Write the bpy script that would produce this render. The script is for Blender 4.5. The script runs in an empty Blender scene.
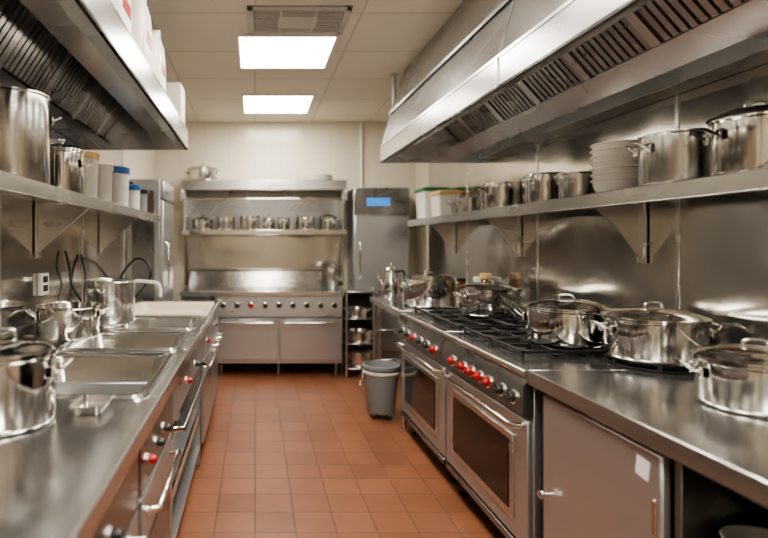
import bpy, bmesh, math, random
from mathutils import Vector, Matrix
random.seed(4)
R=math.radians
# ---------------------------------------------------------------- materials
def newmat(name):
    m=bpy.data.materials.new(name); m.use_nodes=True
    nt=m.node_tree; b=nt.nodes['Principled BSDF']
    return m,nt,b
def simple(name,col,rough=.5,metal=0,spec=.5,emit=None,es=0,trans=0):
    m,nt,b=newmat(name)
    b.inputs['Base Color'].default_value=(*col,1); b.inputs['Roughness'].default_value=rough
    b.inputs['Metallic'].default_value=metal
    if 'Specular IOR Level' in b.inputs: b.inputs['Specular IOR Level'].default_value=spec
    if emit: b.inputs['Emission Color'].default_value=(*emit,1); b.inputs['Emission Strength'].default_value=es
    if trans: b.inputs['Transmission Weight'].default_value=trans
    return m
def steel(name,col,r0,r1,scale=(3,3,3),bump=0,bscale=3,stain=.06,metal=.95):
    m,nt,b=newmat(name); N=nt.nodes; L=nt.links
    geo=N.new('ShaderNodeNewGeometry'); mp=N.new('ShaderNodeMapping'); mp.inputs['Scale'].default_value=scale
    L.new(geo.outputs['Position'],mp.inputs['Vector'])
    n=N.new('ShaderNodeTexNoise'); n.inputs['Scale'].default_value=1; n.inputs['Detail'].default_value=2
    L.new(mp.outputs[0],n.inputs['Vector'])
    mr=N.new('ShaderNodeMapRange'); mr.inputs[1].default_value=.25; mr.inputs[2].default_value=.75
    mr.inputs[3].default_value=r0; mr.inputs[4].default_value=r1
    L.new(n.outputs['Fac'],mr.inputs[0]); L.new(mr.outputs[0],b.inputs['Roughness'])
    mc=N.new('ShaderNodeMixRGB'); mc.inputs[1].default_value=(*col,1)
    mc.inputs[2].default_value=(*[c*(1-stain) for c in col],1)
    L.new(n.outputs['Fac'],mc.inputs[0]); L.new(mc.outputs[0],b.inputs['Base Color'])
    b.inputs['Metallic'].default_value=metal
    if bump:
        n2=N.new('ShaderNodeTexNoise'); n2.inputs['Scale'].default_value=bscale; n2.inputs['Detail'].default_value=1
        L.new(geo.outputs['Position'],n2.inputs['Vector'])
        bp=N.new('ShaderNodeBump'); bp.inputs['Strength'].default_value=bump; bp.inputs['Distance'].default_value=.02
        L.new(n2.outputs['Fac'],bp.inputs['Height']); L.new(bp.outputs[0],b.inputs['Normal'])
    return m
ST=steel('brushed_steel',(.63,.62,.60),.18,.30,(2,2,6),metal=.94)
STF=steel('cabinet_front_steel',(.53,.535,.545),.26,.38,(2,2,6),metal=.80)
STT=steel('counter_steel',(.60,.60,.60),.11,.25,(3,3,2),.12,4,.2,metal=.93)
STW=steel('wall_steel',(.60,.575,.54),.07,.18,(2.5,2.5,1.5),.6,2.2,.2,metal=.95)
STD=steel('dark_steel',(.33,.325,.32),.22,.36,(3,3,3))
STH=steel('hood_steel',(.50,.50,.495),.2,.32,(1.5,1.5,3),.14,2,.2,metal=.93)
POT=steel('pot_steel',(.73,.705,.67),.07,.14,(6,6,20),0,3,.05,metal=1)
POTM=steel('pot_satin',(.70,.685,.66),.15,.24,(6,6,20),metal=.97)
BLK=simple('black_iron',(.012,.012,.012),.45)
BLP=simple('black_plastic',(.02,.02,.02),.35)
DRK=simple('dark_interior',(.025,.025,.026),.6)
GLS=simple('oven_glass',(.02,.015,.012),.08)
RED=simple('red_knob',(.42,.01,.008),.3)
WHT=simple('white_plastic',(.82,.80,.75),.4)
WHC=simple('white_ceramic',(.90,.88,.83),.2)
CRM=simple('cream_basin',(.78,.68,.54),.35)
GRN=simple('green_lid',(.02,.16,.08),.4)
BLU=simple('blue_lid',(.015,.12,.36),.4)
YEL=simple('yellow_lid',(.72,.5,.22),.4)
GRY=simple('grey_plastic',(.25,.26,.27),.5)
PAP=simple('label_paper',(.8,.8,.78),.6)
BRN=simple('amber_sauce',(.25,.08,.02),.25)
DSP=simple('display_blue',(.02,.1,.3),.3,emit=(.1,.4,1.0),es=.6)
LMP=simple('lamp_panel',(1,1,1),.5,emit=(1,.925,.81),es=22)
HLM=simple('hood_lamp_tube',(1,1,1),.5,emit=(1,.89,.74),es=13)
TRM=simple('ceiling_trim',(.8,.76,.69),.5)
VNT=simple('vent_grey',(.48,.46,.43),.5)
VND=simple('vent_dark',(.06,.057,.055),.6)
def tiles(name,c1,c2,mort,size,msz,rough,vary,plane='xy',bump=.4):
    m,nt,b=newmat(name); N=nt.nodes; L=nt.links
    geo=N.new('ShaderNodeNewGeometry'); sep=N.new('ShaderNodeSeparateXYZ'); L.new(geo.outputs['Position'],sep.inputs[0])
    cb=N.new('ShaderNodeCombineXYZ')
    L.new(sep.outputs['XYZ'.index(plane[0].upper())],cb.inputs[0]); L.new(sep.outputs['XYZ'.index(plane[1].upper())],cb.inputs[1])
    br=N.new('ShaderNodeTexBrick'); br.offset=0; br.squash=1
    br.inputs['Scale'].default_value=1; br.inputs['Brick Width'].default_value=size; br.inputs['Row Height'].default_value=size
    br.inputs['Mortar Size'].default_value=msz; br.inputs['Mortar Smooth'].default_value=.3
    br.inputs['Color1'].default_value=(*c1,1); br.inputs['Color2'].default_value=(*c2,1); br.inputs['Mortar'].default_value=(*mort,1)
    L.new(cb.outputs[0],br.inputs['Vector'])
    n=N.new('ShaderNodeTexNoise'); n.inputs['Scale'].default_value=4; n.inputs['Detail'].default_value=6
    L.new(geo.outputs['Position'],n.inputs['Vector'])
    mx=N.new('ShaderNodeMixRGB'); mx.blend_type='MULTIPLY'; mx.inputs[0].default_value=vary
    L.new(br.outputs['Color'],mx.inputs[1]); L.new(n.outputs['Fac'],mx.inputs[2])
    L.new(mx.outputs[0],b.inputs['Base Color'])
    mr=N.new('ShaderNodeMapRange'); mr.inputs[3].default_value=rough-.08; mr.inputs[4].default_value=rough+.12
    L.new(n.outputs['Fac'],mr.inputs[0]); L.new(mr.outputs[0],b.inputs['Roughness'])
    bp=N.new('ShaderNodeBump'); bp.invert=True; bp.inputs['Strength'].default_value=bump; bp.inputs['Distance'].default_value=.003
    L.new(br.outputs['Fac'],bp.inputs['Height']); L.new(bp.outputs[0],b.inputs['Normal'])
    return m
FLR=tiles('quarry_tile_floor',(.36,.155,.085),(.285,.12,.066),(.20,.095,.06),.2,.005,.32,.45)
CEI=tiles('ceiling_tile',(.70,.65,.56),(.68,.63,.545),(.53,.49,.42),.675,.010,.7,.1,bump=.2)
WBG=tiles('beige_wall_tile',(.72,.67,.56),(.70,.655,.55),(.64,.59,.49),.3,.003,.16,.1,plane='xz',bump=.1)
WBS=tiles('beige_wall_side',(.72,.67,.56),(.70,.655,.55),(.64,.59,.49),.3,.003,.3,.1,plane='yz',bump=.1)

# ---------------------------------------------------------------- builder
class B:
    def __init__(s,name,loc=(0,0,0),rot=0):
        s.name=name; s.loc=loc; s.rot=rot; s.v=[]; s.f=[]; s.m=[]; s.s=[]; s.mats=[]
    def mi(s,m):
        if m not in s.mats: s.mats.append(m)
        return s.mats.index(m)
    def add(s,vs,fs,m,smooth=False,M=None):
        o=len(s.v); k=s.mi(m)
        for p in vs:
            p=Vector(p)
            if M is not None: p=M@p
            s.v.append(p)
        for f in fs: s.f.append([i+o for i in f]); s.m.append(k); s.s.append(smooth)
    def box(s,x0,x1,y0,y1,z0,z1,m,bv=.003,M=None):
        x0,x1=min(x0,x1),max(x0,x1);y0,y1=min(y0,y1),max(y0,y1);z0,z1=min(z0,z1),max(z0,z1)
        bm=bmesh.new(); bmesh.ops.create_cube(bm,size=1)
        for v in bm.verts:
            v.co=Vector(((x0+x1)/2+v.co.x*(x1-x0),(y0+y1)/2+v.co.y*(y1-y0),(z0+z1)/2+v.co.z*(z1-z0)))
        b=min(bv,.3*min(x1-x0,y1-y0,z1-z0))
        if b>0: bmesh.ops.bevel(bm,geom=bm.edges[:],offset=b,segments=1,affect='EDGES')
        bm.verts.index_update()
        s.add([v.co.copy() for v in bm.verts],[[v.index for v in f.verts] for f in bm.faces],m,False,M); bm.free()
    def lathe(s,prof,m,c=(0,0,0),seg=40,M=None):
        vs=[];fs=[];n=len(prof)
        for r,z in prof:
            for i in range(seg):
                a=2*math.pi*i/seg; vs.append((c[0]+max(r,1e-4)*math.cos(a),c[1]+max(r,1e-4)*math.sin(a),c[2]+z))
        for j in range(n-1):
            for i in range(seg):
                i2=(i+1)%seg; fs.append([j*seg+i,j*seg+i2,(j+1)*seg+i2,(j+1)*seg+i])
        s.add(vs,fs,m,True,M)
    def tube(s,pts,r,m,seg=10,smooth=0,closed=False,M=None):
        P=[Vector(p) for p in pts]
        if smooth:
            Q=[];n=len(P)
            rng=range(n if closed else n-1)
            for i in rng:
                if closed: p0,p1,p2,p3=P[i-1],P[i],P[(i+1)%n],P[(i+2)%n]
                else: p0,p1,p2,p3=P[max(i-1,0)],P[i],P[i+1],P[min(i+2,n-1)]
                for k in range(smooth):
                    t=k/smooth
                    Q.append(.5*((2*p1)+(-p0+p2)*t+(2*p0-5*p1+4*p2-p3)*t*t+(-p0+3*p1-3*p2+p3)*t**3))
            if not closed: Q.append(P[-1])
            P=Q
        n=len(P); vs=[];fs=[]; up=None
        for i in range(n):
            if closed: t=(P[(i+1)%n]-P[i-1])
            else: t=P[min(i+1,n-1)]-P[max(i-1,0)]
            t.normalize()
            if up is None:
                up=Vector((0,0,1)) if abs(t.z)<.9 else Vector((1,0,0))
            u=(up-t*up.dot(t)).normalized(); up=u; w=t.cross(u)
            for k in range(seg):
                a=2*math.pi*k/seg; vs.append(P[i]+r*(math.cos(a)*u+math.sin(a)*w))
        for i in range(n if closed else n-1):
            j=(i+1)%n
            for k in range(seg):
                k2=(k+1)%seg; fs.append([i*seg+k,i*seg+k2,j*seg+k2,j*seg+k])
        if not closed:
            fs.append(list(range(seg))); fs.append([(n-1)*seg+k for k in range(seg)])
        s.add(vs,fs,m,True,M)
    def prism(s,poly,a,b,m,axis='y'):
        n=len(poly)
        def P(u,w,t): return {'y':(u,t,w),'x':(t,u,w),'z':(u,w,t)}[axis]
        vs=[P(u,w,a) for u,w in poly]+[P(u,w,b) for u,w in poly]
        fs=[list(range(n)),[n+i for i in range(n)][::-1]]+[[i,(i+1)%n,n+(i+1)%n,n+i] for i in range(n)]
        s.add(vs,fs,m)
    def loft(s,loops,m,cap=True,cr=6,cap0=False):
        vs=[];fs=[];n=None
        for (cx,cy,hx,hy,rd,z) in loops:
            rd=min(rd,hx,hy); L=[]
            for q,(sx,sy) in enumerate([(1,1),(-1,1),(-1,-1),(1,-1)]):
                for k in range(cr+1):
                    a=math.pi/2*(q+k/cr); L.append((cx+sx*(hx-rd)+rd*math.cos(a),cy+sy*(hy-rd)+rd*math.sin(a),z))
            n=len(L); vs+=L
        for j in range(len(loops)-1):
            for i in range(n):
                fs.append([j*n+i,j*n+(i+1)%n,(j+1)*n+(i+1)%n,(j+1)*n+i])
        if cap: fs.append([(len(loops)-1)*n+i for i in range(n)])
        if cap0: fs.append(list(range(n)))
        s.add(vs,fs,m,True)
    def done(s):
        me=bpy.data.meshes.new(s.name); me.from_pydata([tuple(p) for p in s.v],[],s.f)
        for m in s.mats: me.materials.append(m)
        for p,k,sm in zip(me.polygons,s.m,s.s): p.material_index=k; p.use_smooth=sm
        bm=bmesh.new(); bm.from_mesh(me); bmesh.ops.recalc_face_normals(bm,faces=bm.faces); bm.to_mesh(me); bm.free()
        me.set_sharp_from_angle(angle=R(38))
        o=bpy.data.objects.new(s.name,me); o.location=s.loc; o.rotation_euler[2]=s.rot
        bpy.context.scene.collection.objects.link(o); return o

XL,XR,YB,YN,ZC=-1.2,1.92,6.4,-2.6,2.86
# ---------------------------------------------------------------- room
def slab(name,*a): 
    b=B(name); b.box(*a[:6],a[6],bv=0); return b.done()
slab('floor',XL-.1,XR+.1,YN-.1,YB+.1,-.1,0,FLR)
slab('ceiling',XL-.1,XR+.1,YN-.1,YB+.1,ZC,ZC+.1,CEI)
slab('wall_back',XL-.1,XR+.1,YB,YB+.1,0,ZC,WBG)
slab('wall_front',XL-.1,XR+.1,YN-.1,YN,0,ZC,WBG)
slab('wall_left',XL-.1,XL,YN,YB,0,ZC,WBS)
slab('wall_right',XR,XR+.1,YN,YB,0,ZC,WBS)
b=B('trim_steel_cladding_right')
ys=[-1.2,0,1.22,2.42,3.62,4.82,5.9]
for a,c in zip(ys[:-1],ys[1:]):
    b.box(XR-.008,XR,a+.003,c-.003,.9,2.3,STW,.002)
for c in ys[1:-1]: b.box(XR-.013,XR,c-.012,c+.012,.9,2.3,ST,.002)
b.done()
b=B('trim_steel_cladding_left')
ys=[-1.2,0,1.2,2.5,3.7,4.85]
for a,c in zip(ys[:-1],ys[1:]): b.box(XL,XL+.008,a+.003,c-.003,.9,2.3,STW,.002)
for c in ys[1:-1]: b.box(XL,XL+.013,c-.01,c+.01,.9,2.3,ST,.002)
b.done()
b=B('trim_steel_cladding_back'); b.box(-.84,1.06,YB-.008,YB,.9,2.12,STW,.002); b.done()

def panel(x0,x1,y0,y1):
    b=B('ceiling_light_panel')
    b.box(x0,x1,y0,y1,ZC-.008,ZC-.002,LMP,0)
    t=.018
    b.box(x0-t,x1+t,y0-t,y0,ZC-.014,ZC,TRM); b.box(x0-t,x1+t,y1,y1+t,ZC-.014,ZC,TRM)
    b.box(x0-t,x0,y0,y1,ZC-.014,ZC,TRM); b.box(x1,x1+t,y0,y1,ZC-.014,ZC,TRM)
    b.done()
for y0,y1 in [(3.74,4.40),(5.25,5.92),(2.35,3.01),(1.0,1.66),(-.35,.31),(-1.7,-1.04)]: panel(-.11,.565,y0,y1)
b=B('ceiling_air_vent')
x0,x1,y0,y1=-.05,.60,3.27,3.69
b.box(x0,x1,y0,y1,ZC-.004,ZC,VND,0)
for a in [(x0,x1,y0,y0+.04),(x0,x1,y1-.04,y1),(x0,x0+.04,y0,y1),(x1-.04,x1,y0,y1)]: b.box(*a,ZC-.014,ZC,VNT)
for i in range(9):
    y=y0+.06+i*.036; b.box(x0+.04,x1-.04,y,y+.013,ZC-.014,ZC-.004,VNT,.001)
b.box(x0+.2,x1-.2,y0+.12,y1-.12,ZC-.017,ZC-.004,VNT,.002)
for f in (.33,.66): b.box(x0+(x1-x0)*f-.006,x0+(x1-x0)*f+.006,y0,y1,ZC-.015,ZC-.003,VNT,.001)
b.done()

# ---------------------------------------------------------------- hoods
b=B('exhaust_hood')
ya,yb=-.6,4.49
b.box(1.05,1.068,ya,yb,2.08,2.21,STH)
b.box(1.05,1.10,ya,yb,2.08,2.092,STH,.002)
b.prism([(1.05,2.21),(1.25,ZC),(1.268,ZC),(1.068,2.21)],ya,yb,STH)
b.box(1.046,1.056,ya,yb,2.205,2.222,ST,.002)
for y in (2.32,):
    b.box(1.043,1.05,y-.012,y+.012,2.08,2.21,ST,.001)
    b.prism([(1.045,2.21),(1.245,ZC),(1.255,ZC),(1.055,2.21)],y-.01,y+.01,ST)
for yy in (ya,yb-.015): b.prism([(1.05,2.08),(1.05,2.21),(1.25,ZC),(XR,ZC),(XR,2.08)],yy,yy+.015,STH)
b.prism([(1.12,2.48),(1.36,2.64),(1.36,2.66),(1.12,2.50)],ya,yb,STH)
b.box(1.78,XR-.012,ya,yb,2.08,2.15,STH)
b.prism([(1.36,2.66),(1.80,2.17),(1.80,2.20),(1.37,2.69)],ya,yb,VND)
y=ya+.02;i=0
while y<yb-.05:
    if i%10==0:
        b.prism([(1.345,2.64),(1.79,2.145),(1.80,2.17),(1.36,2.66)],y,y+.05,STH); y+=.056
    else:
        b.prism([(1.37,2.625),(1.78,2.165),(1.79,2.18),(1.38,2.64)],y,y+.030,STD); y+=.046
    i+=1
b.prism([(1.33,2.655),(1.40,2.577),(1.41,2.60),(1.345,2.67)],ya,yb,STH)
b.prism([(1.70,2.24),(1.80,2.13),(1.81,2.16),(1.71,2.26)],ya,yb,STH)
for a,c in ((.2,1.4),(1.7,2.9),(3.1,4.2)):
    b.box(1.075,1.125,a,c,2.093,2.104,VNT,.002); b.tube([(1.10,a+.02,2.118),(1.10,c-.02,2.118)],.013,HLM)
    for q in (a+.01,c-.02): b.box(1.08,1.12,q,q+.012,2.10,2.135,WHT,.001)
b.done()
b=B('exhaust_hood')
ya,yb=-.6,3.86
b.box(-.483,-.501,ya,yb,2.08,2.22,ST)
b.box(-.483,-.55,ya,yb,2.08,2.092,STH,.002)
b.box(-.483,-.78,ya,yb,2.21,2.225,STH,.002)
b.box(-.765,-.78,ya,yb,2.22,ZC,STH,.002)
for yy in (ya,yb-.015):
    b.prism([(-.483,2.08),(-.483,2.22),(-.78,2.22),(-.78,ZC),(XL+.0,ZC),(XL+.0,2.08)],yy,yy+.015,STH)
b.box(XL+.014,-1.08,ya,yb,2.08,2.15,STH)
b.prism([(-.80,2.62),(-1.10,2.17),(-1.10,2.20),(-.80,2.65)],ya,yb,VND)
y=ya+.02;i=0
while y<yb-.05:
    if i%10==0: b.prism([(-.80,2.60),(-1.09,2.15),(-1.10,2.17),(-.81,2.63)],y,y+.05,STH); y+=.056
    else: b.prism([(-.80,2.595),(-1.08,2.165),(-1.09,2.18),(-.81,2.62)],y,y+.034,STD); y+=.046
    i+=1
for a,c in ((.4,1.5),(2.0,3.3)):
    b.box(-.51,-.56,a,c,2.093,2.104,VNT,.002); b.tube([(-.535,a+.02,2.118),(-.535,c-.02,2.118)],.013,HLM)
    for q in (a+.01,c-.02): b.box(-.515,-.555,q,q+.012,2.10,2.135,WHT,.001)
b.done()
b=B('vent_pipe'); b.tube([(1.2,4.62,ZC),(1.2,4.62,2.40),(1.22,4.60,2.34),(1.28,4.53,2.33),(1.28,4.492,2.33)],.017,VNT); 
b.box(1.165,1.235,4.585,4.655,ZC-.01,ZC,VNT); b.done()
b=B('wall_conduit'); b.tube([(1.27,YB-.02,ZC),(1.27,YB-.02,1.9)],.014,WHT); b.box(1.24,1.30,YB-.03,YB,1.84,1.92,WHT); b.done()

# ---------------------------------------------------------------- shelves
b=B('wall_shelf')
b.box(1.6,XR-.014,.2,5.6,1.625,1.64,ST); b.box(1.595,1.612,.2,5.6,1.578,1.645,ST,.004); b.box(1.6,1.64,.2,5.6,1.578,1.588,ST,.002)
for y in (1.3,2.62,3.85,5.1):
    b.prism([(1.66,1.625),(1.66,1.59),(1.76,1.50),(XR-.03,1.33),(XR-.014,1.33),(XR-.014,1.625)],y,y+.012,ST)
    b.box(XR-.03,XR-.013,y-.02,y+.035,1.31,1.62,ST,.002)
    b.box(1.62,XR-.014,y-.02,y+.035,1.613,1.625,ST,.002)
b.done()
b=B('wall_shelf')
b.box(XL+.014,-.85,.2,4.75,1.632,1.648,ST); b.box(-.862,-.845,.2,4.75,1.59,1.652,ST,.004)
for y in (1.6,2.9,4.1):
    b.prism([(-.90,1.632),(-.90,1.60),(XL+.03,1.36),(XL+.014,1.36),(XL+.014,1.632)],y,y+.012,ST)
    b.box(XL+.013,XL+.028,y-.02,y+.035,1.33,1.625,ST,.002)
    b.box(XL+.014,-.87,y-.02,y+.035,1.62,1.632,ST,.002)
b.done()

# ---------------------------------------------------------------- cookware
def pot(x,y,z,r,h,lid=True,ang=0,mat=POT,name='stock_pot',handles=True,hb=False,blacklid=False):
    b=B(name,(x,y,z),ang); t=.004
    b.lathe([(0,0),(r*.93,0),(r*.97,.004),(r,.016),(r,h-.012),(r+.006,h-.006),(r+.006,h),(r,h+.001),(r-t,h-.006),(r-t,.02),(r*.94,.01),(0,.008)],mat,seg=56)
    if handles:
        for sx in (1,-1):
            zz=h*.78; w=min(.05,r*.4)
            b.tube([(sx*(r-.002),-w,zz-.012),(sx*(r+.018),-w,zz-.004),(sx*(r+.04),-w*.8,zz+.012),(sx*(r+.043),0,zz+.015),(sx*(r+.04),w*.8,zz+.012),(sx*(r+.018),w,zz-.004),(sx*(r-.002),w,zz-.012)],.0055,BLP if hb else mat,smooth=3)
            for q in (-w,w): b.box(sx*(r-.004),sx*(r+.005),q-.014,q+.014,zz-.03,zz+.006,mat,.002)
    if lid:
        lm=BLP if blacklid else mat
        b.lathe([(r+.003,h+.001),(r+.010,h+.003),(r+.010,h+.009),(r-.004,h+.012),(r*.86,h+.022),(r*.6,h+.034),(r*.3,h+.041),(0,h+.043)],lm,seg=56)
        zt=h+.041
        if r>.12:
            b.tube([(-.032,0,zt-.001),(-.03,0,zt+.014),(-.015,0,zt+.022),(.015,0,zt+.022),(.03,0,zt+.014),(.032,0,zt-.001)],.006,POTM,smooth=3)
            b.lathe([(.0,zt+.004),(.042,zt-.001)],POTM,seg=24)
        else:
            b.lathe([(0,zt),(.008,zt),(.008,zt+.012),(.018,zt+.018),(.018,zt+.026),(0,zt+.03)],lm,seg=20)
    return b.done()
G=.932
pot(1.41,4.34,.902,.205,.22,True,R(15),name='lidded_stockpot')
pot(1.57,3.60,G,.195,.165,True,R(8),name='lidded_casserole')
pot(1.505,2.585,G,.178,.165,True,R(-35),name='lidded_casserole')
pot(1.665,2.235,G,.18,.165,True,R(-12),name='lidded_casserole')
pot(1.555,1.66,.902,.15,.145,True,R(-25),name='saucepot')
zs=1.641
pot(1.755,2.21,zs,.14,.215,False,R(-10),POTM,name='cooking_pot')
pot(1.745,1.86,zs,.125,.20,True,R(-20),hb=True,blacklid=True,name='cooking_pot')
pot(1.77,2.93,zs,.095,.15,False,R(20),POTM,name='cooking_pot')
pot(1.77,3.27,zs,.108,.19,False,R(10),name='cooking_pot')
pot(1.75,3.80,zs,.135,.19,False,R(0),hb=True,name='cooking_pot')
pot(1.74,4.33,zs,.085,.13,False,R(30),POTM,name='cooking_pot')
pot(1.78,4.62,zs,.08,.15,False,R(0),POTM,name='cooking_pot')
b=B('bowl_stack',(1.765,2.60,zs))
for i in range(7):
    z=i*.029
    b.lathe([(0,z+.002),(.07,z),(.085,z+.006),(.102,z+.035),(.108,z+.066),(.116,z+.068),(.118,z+.074),(.112,z+.077),(.104,z+.070),(.080,z+.014),(0,z+.010)],WHC,seg=44)
b.done()
def tub(x,y,z,r,h,lidm,name='storage_container',body=WHT,label=None,lh=.03):
    b=B(name,(x,y,z))
    b.lathe([(0,0),(r*.9,0),(r*.93,.006),(r,h-.01),(r,h),(0,h)],body,seg=36)
    b.lathe([(r+.002,h-lh),(r+.007,h-lh),(r+.008,h+.004),(r-.004,h+.010),(0,h+.010)],lidm,seg=36)
    if label: 
        b.lathe([(r*.985,h*.3),(r*.995+.002,h*.3),(r*1.0+.002,h*.6),(r*.99,h*.6)],label,seg=36)
    return b.done()
def sqtub(x,y,z,w,d,h,lidm,body=WHT):
    b=B('food_storage_box',(x,y,z))
    b.loft([(0,0,w*.9,d*.9,.02,0),(0,0,w,d,.02,h),(0,0,w*.95,d*.95,.02,h)],body,cap0=True)
    b.loft([(0,0,w+.002,d+.002,.02,h-.02),(0,0,w+.01,d+.01,.025,h-.02),(0,0,w+.01,d+.01,.025,h+.012),(0,0,w-.01,d-.01,.02,h+.018)],lidm)
    b.done()
sqtub(1.75,5.30,zs,.12,.15,.29,GRN)
sqtub(1.76,4.95,zs,.10,.12,.23,YEL)
zl=1.649
pot(-1.02,2.27,zl,.14,.385,False,R(40),name='tall_stock_pot',mat=POTM)
pot(-1.02,2.83,zl,.108,.24,True,R(10),name='tall_stock_pot')
tub(-1.02,3.20,zl,.08,.29,YEL,'plastic_jar',WHT)
tub(-1.00,3.50,zl,.065,.26,WHT,'plastic_jar',WHT)
tub(-1.02,3.90,zl,.10,.30,BLU,'storage_container',WHT,None,.04)
tub(-.97,4.28,zl,.05,.21,BLU,'spice_jar',WHT)
tub(-.95,4.50,zl,.045,.20,BLP,'spice_jar',GRY)
tub(-1.07,4.45,zl,.05,.26,BLP,'spice_jar',BRN)
pot(-.715,1.52,.902,.142,.20,True,R(12),name='stock_pot')
pot(-.99,2.84,.912,.160,.17,False,R(20),name='stock_pot')
pot(-.90,3.33,.912,.150,.27,False,R(70),POTM,name='stock_pot')
b=B('steel_insert_pan',(-.50,1.64,.902)); b.loft([(0,0,.040,.06,.012,0),(0,0,.044,.064,.014,.024),(0,0,.052,.072,.018,.026),(0,0,.052,.072,.018,.022),(0,0,.042,.062,.012,.021),(0,0,.038,.058,.01,.004)],POTM,cap0=True) 
b.done()

# ---------------------------------------------------------------- left sink counter
b=B('sink_counter')
x0,x1=XL+.014,-.313
sinks=[(1.78,2.42,-.92,-.385),(2.56,3.02,-.92,-.385),(3.16,3.64,-.92,-.385),(3.80,4.50,-.95,-.37)]
prev=.3
for (a,c,xa,xb) in sinks:
    b.box(x0,x1,prev,a,.862,.9,STT,.002)
    b.box(x0,xa,a,c,.862,.9,STT,.002); b.box(xb,x1,a,c,.862,.9,STT,.002); prev=c
b.box(x0,x1,prev,4.78,.862,.9,STT,.002)
b.box(x1-.014,x1+.004,.3,4.78,.85,.906,ST,.004)
b.box(x0,x0+.02,.3,4.78,.9,.99,ST,.003)
for k,(a,c,xa,xb) in enumerate(sinks):
    cx,cy,hx,hy=(xa+xb)/2,(a+c)/2,(xb-xa)/2,(c-a)/2; m=CRM if k==3 else POTM
    d=.17 if k<3 else .06
    b.loft([(cx,cy,hx+.032,hy+.032,.05,.901),(cx,cy,hx+.028,hy+.028,.05,.911),(cx,cy,hx+.010,hy+.010,.05,.911),(cx,cy,hx-.004,hy-.004,.05,.905),(cx,cy,hx-.010,hy-.010,.06,.893),(cx,cy,hx-.018,hy-.018,.07,.9-d+.03),(cx,cy,hx-.028,hy-.028,.07,.9-d+.012),(cx,cy,hx-.05,hy-.05,.06,.9-d)],m)
    b.lathe([(.045,.004),(.04,.006),(.03,.002),(0,.001)],STD,c=(cx,cy,.9-d),seg=24)
xf=-.344
for y in (.32,1.50,2.10,3.35,4.05,4.74):
    b.box(x0,xf,y,y+.025,.02,.86,STF,.002)
b.box(x0,xf,.32,4.76,.12,.135,STF,.002)
def doorL(y0,y1,z0,z1,h=True,win=False):
    b.box(xf,xf+.02,y0,y1,z0,z1,STF,.004)
    if win: b.box(xf+.016,xf+.024,y0+.07,y1-.07,z0+.08,z1-.15,GLS,.002)
    if h:
        b.tube([(xf+.02,y0+.06,z1-.06),(xf+.056,y0+.06,z1-.055),(xf+.056,y1-.06,z1-.055),(xf+.02,y1-.06,z1-.06)],.011,POT)
def knob(bb,x,y,z,s,m,r=.021):
    M=Matrix.Translation((x,y,z))@Matrix.Rotation(R(90)*s,4,'Y')
    bb.lathe([(0,0),(r*1.35,0),(r*1.35,.006),(r*1.05,.008)],POTM,seg=20,M=M)
    bb.lathe([(r,.006),(r,.020),(r*.85,.026),(0,.027)],m,seg=20,M=M)
    bb.box(-.004,.004,-r*.9,r*.9,.024,.031,m,.001,M=M)
for (y0,y1) in ((.35,1.50),(1.53,2.10),(2.13,3.35),(3.38,4.05),(4.08,4.74)):
    b.box(xf-.01,xf+.018,y0,y1,.68,.85,STD if y0<2 else STF,.004)
for y,m in ((1.62,RED),(1.76,BLP),(1.90,BLP),(2.55,RED),(2.9,BLP),(3.6,RED),(4.3,BLP),(1.2,BLP)):
    knob(b,xf+.018,y,.755,1,m,.014)
doorL(.36,.92,.14,.67,True,True); doorL(.94,1.49,.14,.67,True,True)
doorL(1.54,2.09,.14,.67,True,True)
doorL(3.39,4.04,.14,.67); doorL(4.09,4.40,.14,.67); doorL(4.42,4.73,.14,.67)
b.box(x0,xf+.0,2.13,3.35,.36,.375,STF,.002); b.box(xf-.01,xf+.004,2.13,3.35,.34,.385,POT,.002)
b.tube([(xf+.015,2.15,.66),(xf+.055,2.17,.655),(xf+.055,3.31,.655),(xf+.015,3.33,.66)],.010,POT)
for y in (.36,1.5,2.1,3.35,4.7):
    for x in (xf-.03,x0+.05): b.tube([(x,y,0),(x,y,.03)],.02,STD)
b.done()
for (x,y,r,h) in ((-.55,2.4,.12,.12),(-.55,2.75,.14,.10),(-.56,3.1,.12,.14)):
    pot(x,y,.376,r,h,False,0,POTM,name='mixing_pot',handles=False)
b=B('faucet',(-1.06,4.15,.902))
b.lathe([(0,0),(.03,0),(.03,.01),(.018,.02),(.018,.06),(0,.062)],POT,seg=24)
b.tube([(0,0,.05),(0,0,.16),(.02,0,.20),(.07,0,.215),(.26,0,.205),(.31,0,.19),(.325,0,.15),(.325,0,.09)],.013,WHT,smooth=4)
b.tube([(0,-.02,.05),(0,-.07,.06),(0,-.09,.09)],.007,POT)
b.done()
b=B('wall_outlet'); b.box(XL+.008,XL+.03,2.93,3.04,1.12,1.24,WHT); b.box(XL+.03,XL+.034,2.955,3.015,1.14,1.175,DRK,.001);b.box(XL+.03,XL+.034,2.955,3.015,1.19,1.225,DRK,.001); b.done()
b=B('power_cord')
b.tube([(XL+.03,3.3,1.36),(XL+.05,3.32,1.25),(XL+.04,3.38,1.15),(XL+.09,3.45,1.02),(XL+.07,3.56,.99),(XL+.05,3.6,1.05),(XL+.05,3.62,1.2),(XL+.02,3.63,1.33)],.007,BLP,smooth=5); b.done()
b=B('power_cord')
b.tube([(XL+.02,4.55,1.05),(XL+.12,4.5,1.2),(XL+.22,4.45,1.28),(XL+.32,4.40,1.24),(XL+.34,4.38,1.12),(XL+.20,4.56,.97),(XL+.15,4.58,.912)],.010,BLP,smooth=5); b.done()

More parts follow.
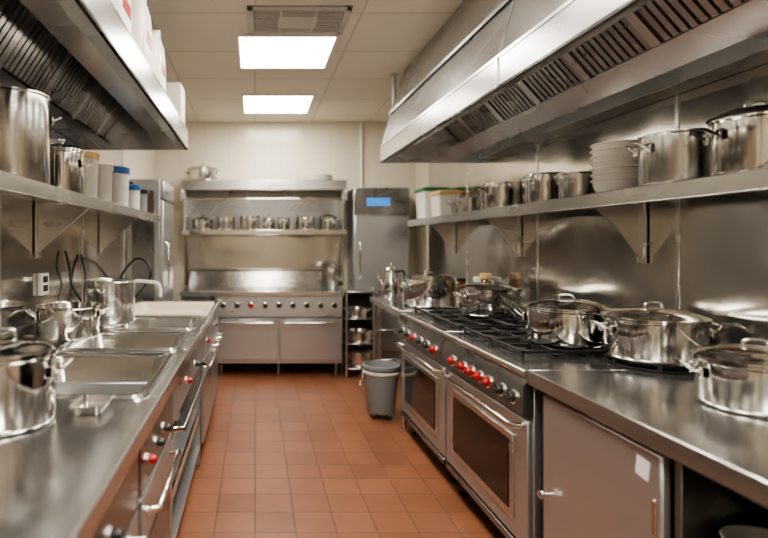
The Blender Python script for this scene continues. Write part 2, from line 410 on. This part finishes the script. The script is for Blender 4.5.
def carton(name,x0,x1,y0,y1,z,h,m1,m2):
    b=B(name,((x0+x1)/2,(y0+y1)/2,z)); hx,hy=(x1-x0)/2,(y1-y0)/2
    b.box(-hx,hx,-hy,hy,0,h,m1,.006); b.box(-hx*.98,hx*.98,-.02,.02,h,h+.002,CRM,0)
    b.box(hx-.001,hx+.002,-hy*.6,hy*.6,h*.35,h*.6,m2,0); b.box(-hx*.6,hx*.6,-hy-.002,-hy+.001,h*.35,h*.6,m2,0)
    b.done()
carton('cardboard_carton',-.66,-.50,3.62,3.82,2.226,.27,WHT,PAP)
def bag(x,y,z,w,d,h):
    b=B('flour_bag',(x,y,z))
    b.loft([(0,0,w*.8,d*.8,.03,0),(0,0,w,d,.05,.03),(0,0,w*1.04,d*1.02,.06,h*.45),(0,0,w*.95,d*.9,.05,h*.8),(0,0,w*.8,d*.45,.02,h*.93),(0,0,w*.85,d*.1,.004,h)],WHT,cap0=True)
    b.box(w*1.0,w*1.05,-d*.5,d*.5,h*.35,h*.5,RED,.001)
    b.done()
bag(-.62,3.02,2.226,.10,.14,.38); bag(-.62,2.62,2.226,.10,.14,.40); bag(-.63,2.2,2.226,.10,.14,.36)

# ---------------------------------------------------------------- gas ranges
def gas_range(y0,y1,cols,gy0,gy1,knobs):
    b=B('gas_range'); xf=1.12; xb=XR-.02
    b.box(xf,xb,y0+.004,y1-.004,.12,.86,STF,.004)
    b.box(1.09,xb,y0+.001,y1-.001,.86,.9,STT,.003)
    b.tube([(1.093,y0+.002,.884),(1.093,y1-.002,.884)],.017,ST,seg=14)
    b.box(xb-.03,xb,y0+.002,y1-.002,.9,.97,ST)
    b.prism([(1.12,.86),(1.098,.86),(1.078,.83),(1.075,.715),(1.12,.70)],y0+.006,y1-.006,STD)
    b.box(1.098,1.122,y0+.012,y1-.012,.165,.69,STF,.005)
    b.box(1.088,1.10,y0+.12,y1-.12,.24,.60,ST,.003); b.box(1.084,1.092,y0+.15,y1-.15,.275,.57,GLS,.002)
    b.tube([(1.10,y0+.06,.655),(1.052,y0+.06,.66),(1.052,y1-.06,.66),(1.10,y1-.06,.655)],.014,POT,seg=12)
    b.box(1.092,1.12,y0+.02,y1-.02,.125,.158,STD,.003)
    for y,m in knobs: knob(b,1.076,y,.772,-1,m,.022)
    for y in (y0+.08,y1-.08):
        for x in (1.18,1.82): b.lathe([(0,0),(.03,0),(.03,.008),(.016,.015),(.018,.12),(0,.122)],BLK,c=(x,y,0),seg=16)
    n=cols; w=(gy1-gy0)/n
    for i in range(n):
        for (xa,xc) in ((1.19,1.50),(1.51,1.82)):
            a=gy0+i*w+.006; c=gy0+(i+1)*w-.006; t=.014; z0,z1=.915,.931
            b.box(xa,xc,a,a+t,z0,z1,BLK); b.box(xa,xc,c-t,c,z0,z1,BLK); b.box(xa,xa+t,a,c,z0,z1,BLK); b.box(xc-t,xc,a,c,z0,z1,BLK)
            my,mx=(a+c)/2,(xa+xc)/2
            b.box(xa,mx-.03,my-.006,my+.006,z0,z1,BLK); b.box(mx+.03,xc,my-.006,my+.006,z0,z1,BLK)
            b.box(mx-.006,mx+.006,a,my-.03,z0,z1,BLK); b.box(mx-.006,mx+.006,my+.03,c,z0,z1,BLK)
            for q in (xa,xc-t):
                for p in (a,c-t): b.box(q,q+t,p,p+t,.9,z0,BLK,.001)
            b.lathe([(.13,.9005),(.13,.902),(0,.902)],DRK,c=(mx,my,0),seg=32)
            b.lathe([(.05,.902),(.05,.912),(.035,.914),(.035,.921),(0,.922)],BLK,c=(mx,my,0),seg=24)
    b.done()
gas_range(2.145,3.08,2,2.38,3.06,[(2.22,BLP),(2.33,BLP),(2.46,RED),(2.56,RED),(2.66,RED),(2.76,RED),(2.90,RED)])
gas_range(3.085,4.02,2,3.11,4.0,[(3.2,RED),(3.34,BLP),(3.48,BLP),(3.62,RED),(3.76,BLP),(3.9,BLP)])
b=B('round_trivet',(1.665,2.235,.901)); b.lathe([(.12,.001),(.165,.001),(.165,.010),(.15,.012)],BLK,seg=40); 
b.lathe([(.15,.022),(.16,.022),(.16,.030),(.12,.030),(.12,.022),(.15,.022)],BLK,seg=40)
for i in range(6):
    a=i*math.pi/3; b.box(.115,.168,-.008,.008,.002,.029,BLK,.001,M=Matrix.Rotation(a,4,'Z'))
b.done()

b=B('steel_work_counter')
b.box(1.09,XR-.02,.3,2.142,.865,.9,STT,.003); b.box(1.086,1.10,.3,2.142,.845,.903,ST,.005)
b.box(XR-.05,XR-.02,.3,2.142,.9,.97,ST)
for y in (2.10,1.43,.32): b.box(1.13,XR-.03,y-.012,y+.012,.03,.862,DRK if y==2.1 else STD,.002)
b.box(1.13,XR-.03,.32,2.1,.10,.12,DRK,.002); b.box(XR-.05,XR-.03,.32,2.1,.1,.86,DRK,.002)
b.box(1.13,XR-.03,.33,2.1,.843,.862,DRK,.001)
b.box(1.105,1.135,1.455,2.055,.13,.83,STF,.006)
b.lathe([(0,0),(.008,0),(.008,.014),(.016,.02),(.016,.03),(0,.033)],POT,seg=18,M=Matrix.Translation((1.105,2.02,.46))@Matrix.Rotation(R(-90),4,'Y'))
b.box(1.100,1.106,1.47,1.485,.6,.7,POT,.001)
b.box(1.1032,1.1052,0,0.05,-.027,.027,PAP,0,M=Matrix.Translation((0,1.50,.765))@Matrix.Rotation(R(8),4,'X'))
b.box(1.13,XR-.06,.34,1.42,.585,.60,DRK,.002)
for y in (.36,2.08):
    for x in (1.17,1.82): b.tube([(x,y,0),(x,y,.1)],.02,BLK)
b.done()
b=B('serving_bowl',(1.26,1.30,.602))
b.lathe([(0,0),(.04,0),(.05,.01),(.09,.045),(.10,.07),(.095,.07),(.045,.012),(0,.01)],WHC,seg=36); b.done()
b=B('serving_bowl',(1.50,1.28,.602))
b.lathe([(0,0),(.05,0),(.06,.01),(.11,.045),(.12,.08),(.115,.08),(.055,.012),(0,.01)],POTM,seg=36); b.done()

b=B('steel_prep_table')
b.box(1.09,XR-.02,4.025,5.07,.865,.9,STT,.003); b.box(1.086,1.10,4.025,5.07,.845,.903,ST,.005)
for y in (4.06,5.03):
    for x in (1.13,1.86): b.tube([(x,y,0),(x,y,.865)],.02,POTM,seg=14)
b.box(1.30,1.88,4.04,5.05,.30,.32,ST,.003); b.box(1.30,1.88,4.04,5.05,.58,.60,ST,.003)
for y in (4.06,5.03): b.box(1.13,1.88,y-.012,y+.012,.29,.315,ST); b.box(1.13,1.88,y-.012,y+.012,.57,.595,ST)
b.done()
pot(1.5,4.7,.321,.14,.18,False,0,POTM,name='storage_pot'); pot(1.5,4.35,.321,.13,.15,True,0,POTM,name='storage_pot'); pot(1.5,4.6,.601,.15,.15,False,0,POTM,name='storage_pot')
b=B('waste_bin',(1.02,4.33,0))
b.lathe([(0,.05),(.105,.05),(.11,.06),(.138,.40),(.15,.405),(.15,.43),(.138,.432),(.132,.40),(.105,.07),(0,.068)],GRY,seg=40)
b.lathe([(.139,.36),(.146,.365),(.148,.38),(.141,.385)],WHT,seg=40)
for i in range(4):
    a=i*math.pi/2+.6; x,y=.085*math.cos(a),.085*math.sin(a)
    b.lathe([(0,-.012),(.02,-.012),(.022,0),(.02,.012),(0,.012)],BLK,seg=16,M=Matrix.Translation((x,y,.022))@Matrix.Rotation(R(90),4,'X'))
    b.box(x-.012,x+.012,y-.014,y+.014,.03,.055,GRY,.001)
b.tube([(-.145,0,.41),(-.16,-.05,.30),(-.165,0,.25),(-.16,.05,.30),(-.145,0.005,.41)],.004,POTM,smooth=4)
b.done()
b=B('coffee_pot',(1.24,4.88,.902))
b.lathe([(0,0),(.075,0),(.08,.01),(.085,.09),(.07,.18),(.05,.24),(.05,.26),(.055,.265),(.04,.285),(.01,.295),(.012,.31),(.006,.325),(0,.326)],POT,seg=36)
b.tube([(-.05,0,.10),(-.11,0,.17),(-.12,0,.22),(-.135,0,.25)],.011,POT,smooth=4)
b.tube([(.05,0,.24),(.11,0,.25),(.125,0,.18),(.10,0,.08),(.08,0,.06)],.009,BLP,smooth=4)
b.done()
for i,(x,y,m,l,h) in enumerate([(1.80,4.18,BRN,YEL,.26),(1.84,4.40,GRN,WHT,.22),(1.78,4.62,BRN,BLP,.20),(1.70,4.85,WHT,YEL,.2)]):
    tub(x,y,.902,.035,h,l,'sauce_bottle',m)

# ---------------------------------------------------------------- back line
b=B('back_counter_range')
yf=5.6
b.box(-.785,.93,yf,YB-.012,.862,.9,STT,.003); b.box(-.79,.935,yf-.012,yf+.004,.85,.905,ST,.005)
b.box(-.79,.935,YB-.15,YB-.012,.9,1.10,ST,.006)
b.prism([(YB-.15,1.10),(YB-.20,1.08),(YB-.17,.9),(YB-.15,.9)],-.785,.93,POT,'x')
b.box(-.78,-.43,yf+.04,YB-.02,.1,.86,STD); b.box(-.76,-.45,yf+.02,yf+.045,.14,.80,STF,.005)
b.tube([(-.74,yf+.02,.72),(-.74,yf-.012,.72),(-.47,yf-.012,.72),(-.47,yf+.02,.72)],.008,POT)
b.box(-.42,.92,yf+.04,YB-.02,.14,.86,STF)
b.prism([(yf+.04,.86),(yf+.005,.855),(yf-.005,.64),(yf+.04,.62)],-.41,.91,STF,'x')
for i in range(9):
    M=Matrix.Translation((-.33+i*.145,yf-.001,.755))@Matrix.Rotation(R(90),4,'X')
    r=.024
    b.lathe([(0,0),(r*1.4,0),(r*1.4,.006),(r,.008)],POT,seg=20,M=M); b.lathe([(r,.006),(r*.9,.03),(0,.032)],BLP if i not in (2,) else RED,seg=20,M=M)
for (xa,xc) in ((-.41,.24),(.26,.91)):
    b.box(xa,xc,yf+.01,yf+.042,.18,.61,STF,.006)
    b.tube([(xa+.05,yf+.01,.57),(xa+.05,yf-.03,.575),(xc-.05,yf-.03,.575),(xc-.05,yf+.01,.57)],.011,POT)
for x in (-.74,-.5,-.36,.25,.86):
    for y in (yf+.1,YB-.12): b.lathe([(0,0),(.03,0),(.03,.008),(.018,.015),(.018,.142),(0,.143)],STD,c=(x,y,0),seg=16)
b.done()
b=B('overshelf_unit')
y0=5.95;y1=YB-.012
b.box(-.82,1.02,y0,y1,2.00,2.11,ST,.006); b.box(-.80,-.775,y0+.03,y1,1.50,2.0,ST,.003); b.box(.975,1.0,y0+.03,y1,1.50,2.0,ST,.003)
b.box(-.82,1.02,y0,y1,1.53,1.545,ST,.003); b.box(-.82,1.02,y0-.006,y0+.012,1.50,1.555,POT,.004)
b.box(-.775,.975,y1-.02,y1,1.5,2.0,STD,.002)
b.tube([(-.81,y0-.015,1.90),(1.01,y0-.015,1.90)],.008,POT)
b.box(-.83,-.80,y0-.02,y0+.03,1.88,2.0,ST); b.box(1.0,1.03,y0-.02,y0+.03,1.88,2.0,ST)
for x in (-.79,.985): b.prism([(y1,1.10),(y1-.05,1.10),(y0+.06,1.53),(y1,1.53)],x-.008,x+.008,ST,'x')
b.done()
for x,r,h,l in ((-.60,.115,.12,True),(-.33,.10,.16,False),(-.06,.11,.17,False),(.16,.065,.12,True),(.33,.07,.15,False),(.58,.11,.16,False),(.83,.09,.15,True)):
    pot(x,6.13,1.546,r,h,l,R(90+random.uniform(-20,20)),POT,name='small_saucepan')
pot(-.60,6.15,2.111,.17,.14,True,0,POTM,name='roasting_pot')
b=B('plate_stack',(.72,6.14,2.111))
for i in range(5):
    z=i*.012; b.lathe([(0,z),(.09,z),(.10,z+.004),(.17,z+.016),(.17,z+.020),(.09,z+.009),(0,z+.009)],WHC,seg=40)
b.done()
b=B('steel_canister',(.86,5.90,.902))
b.lathe([(0,0),(.055,0),(.06,.01),(.06,.20),(.064,.205),(.064,.23),(.03,.25),(.012,.255),(.014,.275),(0,.28)],POTM,seg=32); b.done()
b=B('storage_rack')
for x in (.955,1.30):
    for y in (5.58,5.90): b.tube([(x,y,0),(x,y,.92)],.012,POTM)
for z in (.10,.36,.62,.90): b.box(.945,1.31,5.57,5.91,z-.01,z,ST,.003)
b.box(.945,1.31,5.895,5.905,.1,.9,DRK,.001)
b.done()
pot(1.09,5.72,.621,.10,.10,False,0,POTM,name='rack_pot'); pot(1.12,5.72,.361,.12,.12,False,0,POTM,name='rack_pot'); pot(1.12,5.72,.101,.12,.15,True,0,POTM,name='rack_pot')
def fridge(name,x0,x1,y0,y1,h,face,disp=True):
    b=B(name)
    b.box(x0,x1,y0,y1,.12,h,STF,.006)
    if face=='y':
        b.box(x0+.01,x1-.01,y0-.03,y0+.001,.2,h-.32,STF,.006)
        b.box(x0+.005,x1-.005,y0-.035,y0+.001,h-.30,h-.01,STD,.005)
        if disp: b.box(x0+.14,x1-.22,y0-.04,y0-.03,h-.21,h-.12,DSP,.002)
        b.tube([(x0+.06,y0-.03,1.0),(x0+.06,y0-.07,1.02),(x0+.06,y0-.07,1.4),(x0+.06,y0-.03,1.42)],.011,POT)
    else:
        b.box(x1-.001,x1+.03,y0+.01,y1-.01,.2,h-.2,STF,.006); b.box(x1-.001,x1+.03,y0+.01,y1-.01,h-.18,h-.01,STF,.005)
        b.tube([(x1+.03,y0+.06,1.0),(x1+.07,y0+.06,1.02),(x1+.07,y0+.06,1.4),(x1+.03,y0+.06,1.42)],.011,POT)
        b.box(x0+.05,x1-.05,y0-.004,y0,.3,h-.1,STD,.002)
    for x in (x0+.06,x1-.06):
        for y in (y0+.06,y1-.06): b.tube([(x,y,0),(x,y,.12)],.025,BLK)
    b.done()
fridge('refrigerator',1.10,1.72,5.97,6.39,2.03,'y')
fridge('refrigerator',-1.19,-.88,4.95,5.58,2.0,'x')

# ---------------------------------------------------------------- world, camera
w=bpy.data.worlds.new('World'); bpy.context.scene.world=w; w.use_nodes=True
w.node_tree.nodes['Background'].inputs[0].default_value=(1,.95,.88,1); w.node_tree.nodes['Background'].inputs[1].default_value=.3
cd=bpy.data.cameras.new('Camera'); cam=bpy.data.objects.new('Camera',cd); bpy.context.scene.collection.objects.link(cam)
cam.location=(0,0,1.41); cam.rotation_euler=(R(90),0,0); cd.sensor_width=36; cd.lens=25.08; cd.shift_x=.168; cd.shift_y=-.034
cd.clip_start=.05; cd.dof.use_dof=True; cd.dof.focus_distance=2.6; cd.dof.aperture_fstop=1.3
bpy.context.scene.camera=cam
s=bpy.context.scene
s.view_settings.view_transform='AgX'; s.view_settings.look='AgX - Medium High Contrast'; s.view_settings.exposure=.2
